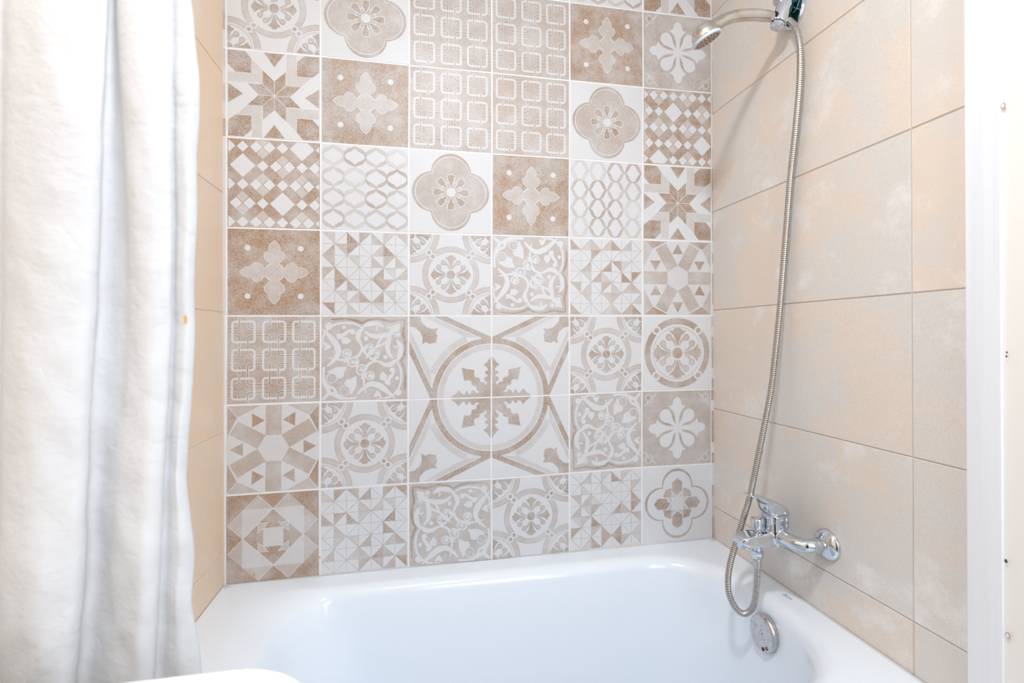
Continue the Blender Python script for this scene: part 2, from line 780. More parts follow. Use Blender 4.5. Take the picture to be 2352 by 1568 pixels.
def p_arabesque():
    """leafy scrollwork, mirrored about the diagonal, scalloped border on the top and right sides"""
    P = Pat()
    P.poly([(-1, -1), (1, -1), (1, 1), (-1, 1)], .40)
    P.layer()
    w = .055

    def both(fn):
        for sw in (False, True):
            fn((lambda pts: [(p[1], p[0]) for p in pts]) if sw else (lambda pts: list(pts)))
    CV = [
        ([(-1, .27), (-.97, .55), (-.81, .77), (-.54, .86), (-.26, .84), (-.07, .74)], [w, w, w, w, .05, .03]),
        ([(-.07, .76), (.04, .84), (.2, .86), (.36, .8), (.42, .76)], [.04, .07, .08, .09, .02]),
        ([(-.03, .75), (-.15, .62), (-.17, .48), (-.1, .34), (-.08, .22), (-.17, .06), (-.36, -.02), (-.6, -.03), (-.85, .02)], [.03, .12, .1, .06, .06, .07, .08, .05, .03]),
        ([(-1, .72), (-.84, .55), (-.68, .34), (-.63, .14), (-.72, -.03), (-.88, -.18)], [.02, .10, .15, .13, .09, .04]),
        ([(-.67, .6), (-.6, .53), (-.5, .58), (-.38, .67), (-.27, .68), (-.25, .6)], [.03, .06, .09, .07, .04, .03]),
        ([(-.02, .66), (.1, .57), (.26, .53), (.42, .56), (.58, .6)], [.04, .09, .12, .1, .06]),
        ([(.56, .6), (.55, .44), (.46, .36), (.3, .28), (.2, .2)], [.07, .1, .06, .05, .04]),
        ([(.8, .72), (.68, .62), (.6, .58)], [.09, .07, .06]),
        ([(.08, .05), (-.02, .16), (.02, .28), (.12, .3), (.15, .22)], [.03, .07, .08, .05, .03]),
        ([(-.33, -.16), (-.2, -.2), (-.1, -.3), (-.06, -.42), (-.1, -.5)], [.04, .05, .06, .06, .03]),
        ([(-1, -.98), (-.86, -.86), (-.74, -.86), (-.66, -.95)], [.04, .07, .09, .04]),
        ([(-.96, -.2), (-.98, -.45), (-.9, -.64), (-.72, -.72)], [.06, .09, .1, .05]),
        ([(.74, .44), (.84, .3), (.82, .12), (.76, -.02)], [.02, .1, .09, .03]),
        ([(.3, .66), (.26, .74), (.34, .82)], [.03, .04, .03]),
    ]

    def draw(T):
        for pts, ws in CV:
            P.curve(T(pts), ws, WH, 7)
        for x, y, r in ((-.43, .12, .115), (-.26, -.08, .12), (-.85, .79, .085), (-.6, .54, .07), (-.3, .64, .06), (.58, .75, .085), (.12, .27, .085),
                        (.02, .48, .055), (-.5, .76, .05), (-.1, -.3, .12)):
            c = T([(x, y)])[0]
            P.disc(c[0], c[1], r, WH, 18)
        P.poly(T([(-.56, .5), (-.44, .52), (-.32, .42), (-.44, .34), (-.54, .36)]), WH)
        P.poly(T([(-.99, .42), (-.86, .36), (-.78, .29), (-.88, .22), (-.97, .2), (-.93, .3)]), WH)
        P.poly(T([(-.9, -.32), (-.66, -.2), (-.42, -.2), (-.5, -.36), (-.5, -.44), (-.62, -.5), (-.68, -.4), (-.8, -.36)]), WH)
    both(draw)
    P.poly([(-.02, -.04), (.04, .1), (.12, .24), (.2, .22), (.22, .2), (.24, .12), (.1, .04)], WH)
    P.poly([(.63, .63), (.66, .8), (.84, .84), (.8, .66)], WH)
    P.layer()

    def draw2(T):
        for x, y, r in ((-.43, .12, .06), (-.26, -.08, .065), (.12, .27, .045), (-.1, -.3, .06), (.58, .75, .045)):
            c = T([(x, y)])[0]
            P.ring(c[0], c[1], r, r + .018, .45, .3, 5.2, 16)
        P.ring(*T([(-.78, -.47)])[0], .10, .13, WH, n=20)
        P.disc(*T([(-.78, -.47)])[0], .09, .36, 14)
        P.curve(T([(-.8, .95), (-.6, .96), (-.42, .965), (-.2, .915), (-.07, .86), (.05, .925), (.3, .96), (.6, .90), (.8, .93), (.93, .93)]),
                [.02, .04, .04, .045, .035, .045, .045, .045, .04, .035], .68, 7)
    both(draw2)
    return P


def p_medallion():
    P = Pat()
    for k in range(8):
        a = (k // 2) * pi / 2
        sg = 1 if k % 2 else -1
        m_ = lambda p: rot((p[0] * sg, p[1]), a)
        P.poly([m_(p) for p in ((0, .745), (0, .66), (.12, .72), (.76, 1.02), (.60, 1.02))], .62)
        P.poly([m_(p) for p in ((.14, .735), (.33, .745), (.88, 1.02), (.77, 1.02))], .24)
    for k in range(4):
        a = k * pi / 2
        P.ring(0, 0, .735, .82, .24, a + .40, a + pi / 2 - .40, 24)
    P.layer()
    P.ring(0, 0, .66, .738, .62, n=96)
    P.ring(0, 0, .585, .652, .24, n=96)
    P.layer()
    P.ring(0, 0, .650, .662, WH, n=96)
    for k in range(8):
        a = (k // 2) * pi / 2
        sg = 1 if k % 2 else -1
        P.stroke([rot((x * sg, y), a) for x, y in ((.13, .73), (.77, 1.02))], .012, WH)
    for k in range(4):
        P.ring(0, 0, .732, .744, WH, k * pi / 2 + .16, k * pi / 2 + pi / 2 - .16, 30)
    P.layer()
    for k in range(4):
        a = k * pi / 2
        P.poly(radial([(0, .10), (.12, .075), (.17, .045), (.19, .055), (.20, .075), (.225, .082), (.245, .07), (.25, .045), (.265, .038), (.28, .05), (.29, .075), (.315, .07), (.325, .035), (.34, .032),
                       (.38, .062), (.395, .092), (.43, .05), (.47, .02), (.50, 0)], a), .56)
        a += pi / 4
        P.poly(radial([(.05, .06), (.13, .045), (.16, .06), (.19, .065), (.205, .045), (.235, .042), (.255, .062), (.285, .058), (.30, .036), (.335, .04),
                       (.36, .065), (.375, .09), (.41, .07), (.46, .033), (.515, 0)], a), .56)
        q = [(-1, 1), (-.87, 1), (-.86, .935), (-.80, .87), (-.73, .845), (-.655, .855), (-.685, .80), (-.665, .765), (-.68, .68), (-.765, .665), (-.80, .69), (-.845, .66), (-.84, .74), (-.87, .81), (-.935, .87), (-1, .88)]
        P.poly([rot(p, k * pi / 2) for p in q], .56)
    return P


def p_square():
    P = Pat()
    P.poly([(-1, -1), (1, -1), (1, 1), (-1, 1)], .68)
    P.layer()
    for q in (1, -1):
        P.poly([(-1, -.34 * q), (-.34, -1 * q), (1, .34 * q), (.34, 1 * q)], .40)
    P.layer()
    P.poly([(-.68, -.68), (.68, -.68), (.68, .68), (-.68, .68)], .19)
    P.layer()
    P.poly([(0, -.66), (.66, 0), (0, .66), (-.66, 0)], .66)
    P.layer()
    P.poly(rsq(0, 0, .22, .02), .17)
    for sx in (1, -1):
        for sy in (1, -1):
            q = [(.355, .325), (.325, .355), (.23, .325), (.10, .35), (.17, .27), (.205, .205), (.27, .17), (.35, .10), (.325, .23)]
            P.poly([(sx * x, sy * y) for x, y in q], .36)
            P.outline([(sx * x, sy * y) for x, y in q], .014, WH)
    for q in (1, -1):
        for a, b in (((-1, -.34), (.34, 1)), ((-.34, -1), (1, .34)), ((-1, .34), (.34, -1)), ((-.34, 1), (1, -.34))):
            P.stroke([a, b], .014, WH)
    return P


def p_gem():
    P = Pat()
    P.poly(lobes(.50, .455), .56)
    P.layer(); P.poly(lobes(.50, .455, k=.925), WH)
    P.layer()
    for k in range(4):
        a = k * pi / 2
        P.poly(radial([(.20, .0), (.33, .15), (.58, .15), (.69, 0)], a), .62)
        P.poly([rot(p, a) for p in ((.165, .165), (.165, .38), (.21, .42), (.38, .35), (.42, .165))], .58)
        P.poly([rot(p, a) for p in ((.165, .165), (.30, .165), (.165, .0))], .32)
        P.poly([rot(p, a) for p in ((.165, .165), (.165, .30), (.0, .165))], .32)
    P.layer()
    P.disc(0, 0, .17, .1, 8)
    for k in range(4):
        a = k * pi / 2
        P.stroke([rot((.165, -.40), a), rot((.165, .40), a)], .014, WH)
        P.stroke([rot((.0, .20), a), rot((.30, -.10), a)], .014, WH)
    return P


def clip(poly):
    for ax, sg in ((0, 1), (0, -1), (1, 1), (1, -1)):
        out = []
        n = len(poly)
        for i in range(n):
            a, b = poly[i], poly[(i + 1) % n]
            da, db = 1 - sg * a[ax], 1 - sg * b[ax]
            if da >= 0:
                out.append(a)
            if (da > 0 > db) or (da < 0 < db):
                t = da / (da - db)
                out.append((a[0] + (b[0] - a[0]) * t, a[1] + (b[1] - a[1]) * t))
        poly = out
        if len(poly) < 3:
            return []
    return poly


# measured tile joints on the decorated wall (photo positions) -> wall points
JX = [
    [(520.6, 111.7), (737.5, 131.2), (940.6, 151.5), (1129.6, 168.4), (1308, 186.5), (1476, 202.3), (1633, 215.2)],
    [(521.7, 315.6), (737.5, 328.6), (939.4, 341.7), (1129.6, 353.8), (1307.3, 365), (1475.5, 377), (1633.2, 386.7)],
    [(521.9, 523), (737.2, 528.7), (939.2, 534.8), (1129.2, 540.3), (1306.5, 545.2), (1474.2, 550.5), (1633.2, 555.6)],
    [(521.9, 725.2), (737.2, 725.2), (939, 724.7), (1129, 724.7), (1306.5, 724.7), (1475, 724.8), (1633.2, 724.8)],
    [(520, 929.7), (737, 922), (937.5, 917), (1128.4, 911.5), (1307, 905.3), (1473.2, 897.5), (1632, 893.5)],
    [(518.6, 1137), (735, 1122), (938, 1108.5), (1128, 1098.5), (1307, 1085), (1473, 1072), (1632, 1063.5)],
]
NODE = {}
for r, row in enumerate(JX):
    for c, (x, y) in enumerate(row):
        p = at(x, y, 1, 0)
        NODE[c, r] = (p.x, p.z)
for c in range(7):
    a, b = NODE[c, 0], NODE[c, 5]
    NODE[c, -1] = (a[0], a[1] + .225)
    NODE[c, -2] = (a[0], a[1] + .45)
    NODE[c, 6] = (b[0], b[1] - .2255)

Vv, Ff, INK, TONE, SEED, MI = [], [], [], [], [], []


def emit(poly3, ink, tone, seed, mi):
    o = len(Vv)
    Vv.extend(poly3)
    Ff.append(tuple(range(o, o + len(poly3))))
    INK.append(ink); TONE.append(tone); SEED.append(seed); MI.append(mi)


def quad_map(q, u, v):
    """q: corners tl, tr, br, bl as (x, z)"""
    a, b = (u + 1) / 2, (1 - v) / 2
    return tuple(q[0][i] * (1 - a) * (1 - b) + q[1][i] * a * (1 - b) + q[2][i] * a * b + q[3][i] * (1 - a) * b for i in (0, 1))


TF = 0.004   # tile face stands this far off the grout bed


def tile(col, row, pat, turn=0, tone=.5, sub=None, scale=.985, mirror=False):
    seed = random.random() * 9
    g = .0013
    q = [list(NODE[col, row - 1]), list(NODE[col + 1, row - 1]), list(NODE[col + 1, row]), list(NODE[col, row])]
    q[0][0] += g; q[3][0] += g; q[1][0] -= g; q[2][0] -= g
    q[0][1] -= g; q[1][1] -= g; q[2][1] += g; q[3][1] += g
    # tile body: face with softly eased rim
    e = .0009
    inner = [(q[0][0] + e, q[0][1] - e), (q[1][0] - e, q[1][1] - e), (q[2][0] - e, q[2][1] + e), (q[3][0] + e, q[3][1] + e)]
    bg = WH
    first = pat.e[0]
    if first[2] < 1e-5 and len(first[0]) == 4 and first[0][0] == (-1, -1) and first[0][2] == (1, 1):
        bg = first[1] * .95
    emit([(x, -TF, z) for x, z in reversed(inner)], bg, tone, seed, 0)
    for i in range(4):
        j = (i + 1) % 4
        emit([(q[i][0], 0, q[i][1]), (q[j][0], 0, q[j][1]), (inner[j][0], -TF, inner[j][1]), (inner[i][0], -TF, inner[i][1])], bg * .5, tone, seed, 0)
    for poly, ink, L in pat.e:
        if sub:
            poly = [(2 * x - sub[0], 2 * y - sub[1]) for x, y in poly]
        if mirror:
            poly = [(-x, y) for x, y in poly]
        for _ in range(turn % 4):
            poly = [(-y, x) for x, y in poly]
        poly = clip(poly)
        if len(poly) < 3:
            continue
        # drop repeated points
        pp = []
        for p in poly:
            if not pp or hypot(p[0] - pp[-1][0], p[1] - pp[-1][1]) > 1e-5:
                pp.append(p)
        if len(pp) > 1 and hypot(pp[0][0] - pp[-1][0], pp[0][1] - pp[-1][1]) < 1e-5:
            pp.pop()
        if len(pp) < 3:
            continue
        area = sum(pp[i][0] * pp[(i + 1) % len(pp)][1] - pp[(i + 1) % len(pp)][0] * pp[i][1] for i in range(len(pp)))
        if abs(area) < 1e-7:
            continue
        y = -TF - .00003 - L
        w = [quad_map(inner, p[0] * scale, p[1] * scale) for p in pp]
        if len(pp) == 3 or (len(pp) == 4 and area):
            conv = True
            if len(pp) == 4:
                sgn = [((pp[(i + 1) % 4][0] - pp[i][0]) * (pp[(i + 2) % 4][1] - pp[(i + 1) % 4][1]) - (pp[(i + 1) % 4][1] - pp[i][1]) * (pp[(i + 2) % 4][0] - pp[(i + 1) % 4][0])) > 0 for i in range(4)]
                conv = all(sgn) or not any(sgn)
            if conv:
                pts = w if area > 0 else list(reversed(w))
                emit([(a, y, b) for a, b in pts], ink, tone, seed, 0)
                continue
        for tri in tessellate_polygon([[Vector((a, b, 0)) for a, b in w]]):
            t3 = [w[k] for k in tri]
            ar = (t3[1][0] - t3[0][0]) * (t3[2][1] - t3[0][1]) - (t3[2][0] - t3[0][0]) * (t3[1][1] - t3[0][1])
            if ar < 0:
                t3.reverse()
            emit([(a, y, b) for a, b in t3], ink, tone, seed, 0)


# grout bed
GB = -TF + .0007
emit([(XL, GB, 0), (XR, GB, 0), (XR, GB, TOPZ), (XL, GB, TOPZ)], 0, 0, 0, 1)
emit([(XL, .1, 0), (XL, .1, TOPZ), (XR, .1, TOPZ), (XR, .1, 0)], 0, 0, 0, 1)
STAR, QUAT, CHN, ROS, TRI, HEX, FLE, ARA, MED = p_star(), p_quatrefoil(), p_chain(), p_rosette(), p_triangles, p_hexagon(), p_fleur(), p_arabesque(), p_medallion()
for c, pt in enumerate((ROS, QUAT, ARA, p_ogee(), p_ogee(), STAR)):
    tile(c, -1, pt)
tile(0, 0, ROS, 0, .2); tile(1, 0, QUAT, 0, .3); tile(2, 0, CHN, 0, .25); tile(3, 0, CHN, 0, .5); tile(4, 0, p_cross(.66), 0, .9); tile(5, 0, FLE, 0, .2)
tile(0, 1, STAR, 0, .5); tile(1, 1, p_cross(.6), 0, .7); tile(2, 1, CHN, 0, .6); tile(3, 1, CHN, 0, .8); tile(4, 1, QUAT, 0, .7)
tile(5, 1, p_diamond(-.14, .42, {(0, 0), (-3, -9), (6, -6)}), 0, .75)
tile(0, 2, p_diamond(-.69, .41, {(0, 0), (6, -6), (9, 3)}), 0, .6); tile(1, 2, p_ogee(), 0, .3); tile(2, 2, QUAT, 0, .4); tile(3, 2, p_cross(.66), 0, .9)
tile(4, 2, p_ogee(), 1, .5); tile(5, 2, STAR, 0, .6)
tile(0, 3, p_cross(.68), 0, 1.0); tile(1, 3, TRI(), 0, .5); tile(2, 3, ROS, 0, .7); tile(3, 3, ARA, 3, .8); tile(4, 3, TRI(), 0, .7); tile(5, 3, HEX, 0, .5)
tile(0, 4, p_chain(.55), 0, .8); tile(1, 4, ARA, 0, .6); tile(2, 4, MED, 0, .6, (-1, 1), 1.0); tile(3, 4, MED, 0, .5, (1, 1), 1.0); tile(4, 4, ROS, 0, .7); tile(5, 4, p_wheel(), 0, .6)
tile(0, 5, HEX, 1, .7); tile(1, 5, ROS, 0, .7); tile(2, 5, MED, 0, .5, (-1, -1), 1.0); tile(3, 5, MED, 0, .5, (1, -1), 1.0); tile(4, 5, ARA, 2, .4); tile(5, 5, FLE, 0, .2)
tile(0, 6, p_square(), 0, .8); tile(1, 6, TRI(), 0, .4); tile(2, 6, ARA, 1, .4); tile(3, 6, ROS, 0, .3); tile(4, 6, TRI(), 0, .4); tile(5, 6, p_gem(), 0, .2)
# plain lower and upper tiles hidden by the bath / above the picture
for r, z0, z1 in ((0, 0.02, .366), (1, .368, NODE[0, 6][1] - .003), (2, NODE[0, -2][1] + .003, TOPZ - .002)):
    emit([(XL, -TF, z0), (XR, -TF, z0), (XR, -TF, z1), (XL, -TF, z1)], .08, .2, r, 0)
# slivers of cut tile beside the two corners
for r in range(-1, 7):
    zt, zb = NODE[0, r - 1][1] - .0015, NODE[0, r][1] + .0015
    x0, x1 = XL + .0016, NODE[0, r][0] - .0022
    k = 5
    for i in range(k):
        a, b = zt + (zb - zt) * i / k, zt + (zb - zt) * (i + 1) / k
        emit([(x0, -TF, b), (x1, -TF, b), (x1, -TF, a), (x0, -TF, a)], random.choice((.1, .1, .3, .5)) if r < 2 else .06, .4, r + i * .3, 0)
    zt, zb = NODE[6, r - 1][1] - .0015, NODE[6, r][1] + .0015
    x0, x1 = NODE[6, r][0] + .0012, XR - .0012
    k = 7
    for i in range(k):
        a, b = zt + (zb - zt) * i / k, zt + (zb - zt) * (i + 1) / k
        emit([(x0, -TF, b), (x1, -TF, b), (x1, -TF, a), (x0, -TF, a)], random.choice((.08, .3, .55, .6)), .4, r + i * .3, 0)
for px, py, r in ((582, 1320, .0034), (735, 1279, .0026)):      # two dried yellow drips
    p = at(px, py, 1, -TF)
    emit([(p.x + r * .7 * cos(2 * pi * i / 10), -TF - .0009, p.z + r * sin(2 * pi * i / 10)) for i in range(10)], 0, 0, 0, 2)
me = bpy.data.meshes.new('wall_back')
me.from_pydata(Vv, [], Ff)
for nm, arr in (('ink', INK), ('tone', TONE), ('seed', SEED)):
    me.attributes.new(nm, 'FLOAT', 'FACE').data.foreach_set('value', arr)
o = link('wall_back', me, [M_PRINT, M_GROUT_W, M_STAIN], None, False)
me.polygons.foreach_set('material_index', MI)
tag(o, 'back wall of beige and white patterned decor tiles above the bath', None, None, 'structure')


# ------------------------------------------------------------------ plain tiled side walls
def side_wall(name, x, nrm, y_lines, z_lines, mat, grout, depth, label):
    """vertical wall at x whose room side faces nrm (+1 / -1 in x)"""
    V, Fc, T, Sd, mi = [], [], [], [], []

    def em(p, t, s_, m_):
        o = len(V); V.extend(p); Fc.append(tuple(range(o, o + len(p)))); T.append(t); Sd.append(s_); mi.append(m_)
    y0, y1 = min(y_lines), max(y_lines)
    em([(x, y0, 0), (x, y1, 0), (x, y1, TOPZ), (x, y0, TOPZ)], 0, 0, 1)
    xb = x - nrm * depth
    em([(xb, y0, 0), (xb, y1, 0), (xb, y1, TOPZ), (xb, y0, TOPZ)], 0, 0, 1)
    for yy in (y0, y1):
        em([(x, yy, 0), (xb, yy, 0), (xb, yy, TOPZ), (x, yy, TOPZ)], 0, 0, 1)
    xf = x + nrm * .0022
    g, e = .0008, .0012
    for i in range(len(y_lines) - 1):
        for j in range(len(z_lines) - 1):
            a, b = y_lines[i] - g, y_lines[i + 1] + g
            c, d = z_lines[j] + g, z_lines[j + 1] - g
            t, s_ = random.uniform(.2, .8), random.random() * 7
            out = [(x, a, c), (x, b, c), (x, b, d), (x, a, d)]
            inn = [(xf, a - e, c + e), (xf, b + e, c + e), (xf, b + e, d - e), (xf, a - e, d - e)]
            em(inn, t, s_, 0)
            for k in range(4):
                k2 = (k + 1) % 4
                em([out[k], out[k2], inn[k2], inn[k]], t, s_, 0)
    me = bpy.data.meshes.new(name)
    me.from_pydata(V, [], Fc)
    bm = bmesh.new(); bm.from_mesh(me)
    for f in bm.faces:
        c = f.calc_center_median()
        want = nrm if abs(c.x - xb) > .001 else -nrm
        if abs(f.normal.x) > .3 and f.normal.x * want < 0:
            f.normal_flip()
    bm.to_mesh(me); bm.free()
    for nm, arr in (('tone', T), ('seed', Sd)):
        me.attributes.new(nm, 'FLOAT', 'FACE').data.foreach_set('value', arr)
    o = link(name, me, [mat, grout], None, False)
    me.polygons.foreach_set('material_index', mi)
    return tag(o, label, None, None, 'structure')


zr = [1.2868 + .2978 * k for k in range(-5, 5)]
zr = [0] + [z for z in zr if .03 < z < TOPZ - .02] + [TOPZ]
zl = [1.2726 + .3011 * k for k in range(-5, 5)]
zl = [0] + [z for z in zl if .03 < z < TOPZ - .02] + [TOPZ]
side_wall('wall_right', XR, -1, [-.0, -.6139, -.7600], zr, M_TILE_R, M_GROUT_G, .1, 'right wall of large pale beige stone tiles carrying the mixer and shower bracket')
side_wall('wall_left', XL, 1, [-.0, -.6139, -1.2278, -1.8417, FRONT], zl, M_TILE_L, M_GROUT_W, .1, 'narrow left wall strip of beige tiles tinted with warm light beside the curtain')


def slab(name, a, b, mat, label):
    o = B().box(a, b).build(name, mat, None, False)
    return tag(o, label, None, None, 'structure')


W2 = 1.95
slab('wall_right_outer', (XR + .1, FRONT, 0), (XR + .2, -.7, TOPZ), M_PAINT, 'plain white wall beyond the tiled right wall')
bpy.data.objects['wall_right_outer'].name = 'wall_right.001'
slab('wall_front', (XL - .1, FRONT - .1, 0), (XR + .2, FRONT, TOPZ), M_PAINT, 'plain white wall behind the camera')
slab('reflection_panel_1', (XL + .02, FRONT + .001, 0), (.52, FRONT + .03, 2.02), M_NAVY, 'dark blue panel added behind the camera for the chrome to reflect')  # guessed, unseen; added to give the chrome dark blue reflections
slab('floor', (XL - .1, FRONT - .1, -.1), (XR + .2, .1, 0), M_FLOOR, 'stone tile floor below the bath')
slab('ceiling', (XL - .1, FRONT - .1, TOPZ), (XR + .2, .1, TOPZ + .1), M_PAINT, 'white ceiling')

# white painted timber at the right edge
XB = 1.3385
b = B()
b.box((XB, -.7640, 0), (XR + .1, -.7145, TOPZ))


def knot(px, py, r, mi):
    p = at(px, py, 0, XB)
    b.cur = mi
    n = 12
    b.add([(XB - .0004, p.y + r * .7 * cos(2 * pi * i / n), p.z + r * sin(2 * pi * i / n)) for i in range(n)], [tuple(range(n))])


knot(2304, 243, .0046, 1); knot(2315, 1459, .0046, 1)
for px, py in ((2311, 1288), (2313, 809), (2312, 818)):
    knot(px, py, .003 if py > 1000 else .0017, 2)
for px, py in ((2304, 243), (2315, 1459)):
    p = at(px, py, 0, XB)
    b.cur = 0
    n = 12
    b.add([(XB - .0007, p.y + .0022 * cos(2 * pi * i / n), p.z + .0034 * sin(2 * pi * i / n)) for i in range(n)], [tuple(range(n))])
o = b.build('trim_1', [M_WOOD, M_KNOT, M_KNOTD], None, False)
bv = o.modifiers.new('b', 'BEVEL'); bv.width = .0015; bv.segments = 2; bv.limit_method = 'ANGLE'
tag(o, 'white painted timber board with small knots edging the right wall', None, None, 'structure')
o = B().box((XB + .004, -.90, 0), (XR + .1, -.7642, TOPZ)).build('trim_2', M_WOODW, None, False)
tag(o, 'cream white timber strip at the far right picture edge', None, None, 'structure')

# ------------------------------------------------------------------ bathtub
TUB = empty('bathtub', (XR / 2, -.35, 0), 'white enamelled bathtub built in between the tiled walls', 'bathtub')
ZR = .5925


def rrect(x0, x1, y0, y1, r, n=12):
    pts = []
    rs = r if isinstance(r, (list, tuple)) else [r] * 4
    for k, (cx_, cy_, sx, sy) in enumerate(((x1, y1, -1, -1), (x0, y1, 1, -1), (x0, y0, 1, 1), (x1, y0, -1, 1))):
        rr = rs[k]
        for i in range(n + 1):
            a = k * pi / 2 + i / n * pi / 2
            pts.append((cx_ + sx * rr + rr * cos(a), cy_ + sy * rr + rr * sin(a)))
    return pts


x0, x1, y0, y1 = XL + .003, XR - .003, -.70, -.0068
rings = []


def ring(a, z, r):
    return [(p[0], p[1], z + (p[0] / XR - .5) * .008) for p in rrect(*a, r)]


rings.append(ring((x0, x1, y0, y1), 0.0, .004))
rings.append(ring((x0, x1, y0, y1), ZR - .012, .004))
for i in range(1, 5):
    t = i / 4 * pi / 2
    d = .006 * (1 - cos(t))
    rings.append(ring((x0 + d * .2, x1 - d * .2, y0 + d, y1 - d * .2), ZR - .012 + .012 * sin(t), .005))
rings.append(ring((x0 + .012, x1 - .012, y0 + .014, y1 - .012), ZR, .02))
rings.append(ring((.020, 1.312, -.652, -.052), ZR, (.22, .14, .20, .24)))
# rounded lip into the bowl, then walls: (left, right, front, back, z, radius)
rings.append(ring((.030, 1.302, -.640, -.064), ZR, (.22, .14, .20, .24)))
for i in range(1, 9):
    t = i / 8 * radians(80)
    d, h = sin(t), 1 - cos(t)
    rings.append(ring((.030 + .135 * d, 1.302 - .034 * d, -.640 + .030 * d, -.064 - .030 * d),
                      ZR - .036 * h, (.22 - .015 * d, .14 - .01 * d, .20 - .03 * d, .24 - .02 * d)))
for i in range(1, 8):
    t = i / 7
    rings.append(ring((.163 + .11 * t, 1.2675 - .030 * t, -.61 + .03 * t, -.096 - .03 * t), ZR - .030 - .28 * t, (.205 - .06 * t, .13, .17 - .04 * t, .22 - .07 * t)))
for i in range(1, 9):
    t = i / 8 * pi / 2
    d = .10
    rings.append(ring((.273 + d * 1.5 * (1 - cos(t)), 1.2375 - d * (1 - cos(t)), -.58 + d * (1 - cos(t)), -.126 - d * (1 - cos(t))),
                      ZR - .31 - .075 * sin(t), (.145 - .06 * (1 - cos(t)), .13 - .06 * (1 - cos(t)), .13 - .06 * (1 - cos(t)), .15 - .06 * (1 - cos(t)))))
b = B()
b.loft(rings, True, True, True)
shell = b.build('tub_shell', M_ENAMEL, TUB, True, 60)

# overflow cover on the end wall under the mixer
OV = at(1754, 1452, 1, -.347)
OX = OV.x
ax = Vector((-1, 0, .1)).normalized()
b = B()
b.lathe([(.0395, -.012), (.0405, 0.0), (.0405, .003), (.0385, .0062), (.034, .0085), (.029, .0088), (.012, .0083), (.0, .0083)], OV, ax, 56, True, False)
ovr = b.build('overflow_cover', M_SATIN, TUB)
ovr['label'] = 'round satin metal overflow cover'
b = B()
b.lathe([(.0052, .0078), (.0052, .0098), (.004, .0104), (0, .0104)], OV, ax, 20)
b.build('screw', M_SATIN, ovr)
uz = (Vector((0, 0, 1)) - ax * ax.z).normalized()
uy = ax.cross(uz)
for sy in (-1, 1):
    b = B()
    an = radians(34 - 11 * sy)
    c = OV - uz * (.0325 * cos(an)) - uy * (.0325 * sin(an)) + ax * .0086
    n = 16
    b.lathe([(.0040, -.0006), (.0040, .0006)], c, ax, 16)
    o = b.build('drain_slot', M_RUST if sy < 0 else M_DARKGAP, ovr)

# maker's mark on the rim
cu = bpy.data.curves.new('logo', 'FONT')
cu.body = 'Roca'
cu.size = .0125
cu.align_x = 'CENTER'
cu.shear = 0.2
cu.extrude = .0002
to = bpy.data.objects.new('logo_text', cu)
C.objects.link(to)
LP = at(1806, 1370, 2, ZR + .0036)
to.matrix_world = Matrix.Translation((LP.x, LP.y, LP.z + .0002)) @ Matrix.Rotation(radians(-90), 4, 'Z')
bpy.context.view_layer.update()
me = bpy.data.meshes.new_from_object(to.evaluated_get(bpy.context.evaluated_depsgraph_get()))
me.transform(to.matrix_world)
bpy.data.objects.remove(to)
bm = bmesh.new(); bm.from_mesh(me)
q = [(LP.x - .0022, LP.y + .0125), (LP.x - .0022, LP.y - .002), (LP.x - .0034, LP.y - .002), (LP.x - .0034, LP.y + .0125)]
bm.faces.new([bm.verts.new((x, y, LP.z + .0004)) for x, y in q])
bm.to_mesh(me); bm.free()
lg = link('logo', me, M_LOGO, TUB, False)

# ------------------------------------------------------------------ bath mixer
MZ, MY, MXC = .752, -.35, 1.281
MIX = empty('bath_mixer', (XR, MY, MZ), 'chrome single lever bath mixer tap on the right wall above the overflow', 'tap')
b = B()
# column
b.lathe([(.020, -.024), (.027, -.012), (.029, .0), (.0265, .014), (.0252, .028), (.0256, .047)], (MXC, MY, MZ), (0, 0, 1), 40)
# two arms sweeping back to the wall unions
for sy in (-1, 1):
    pth = catmull([(MXC, MY, MZ), (MXC + .004, MY + sy * .026, MZ), (MXC + .011, MY + sy * .050, MZ - .001), (MXC + .022, MY + sy * .0670, MZ - .001), (1.316, MY + sy * .0742, MZ), (1.324, MY + sy * .0748, MZ)], 6)
    n = len(pth)
    b.tube(pth, [.020 - .0055 * min(1, 2.0 * i / n) for i in range(n)], 20, True, 0.95)
# spout
rg = []
for t in range(13):
    f = t / 12
    X = MXC - f * .094
    hw = .0225 - .001 * f
    zt = MZ + .0120 - .0085 * f
    zb = MZ - .0220 + .003 * f
    if t == 12:
        hw -= .004; zt -= .004; zb += .004
    if t == 11:
        hw -= .001; zt -= .001; zb += .001
    ring_ = []
    for p in rrect(-hw, hw, zb, zt, .006, 4):
        ring_.append((X, MY + p[0], p[1]))
    rg.append(ring_)
b.loft(rg)
o = b.build('mixer_body', M_CHROME, MIX, True, None)
rm = o.modifiers.new('r', 'REMESH'); rm.mode = 'VOXEL'; rm.voxel_size = .0011; rm.use_smooth_shade = True
sm = o.modifiers.new('s', 'SMOOTH'); sm.factor = .5; sm.iterations = 9

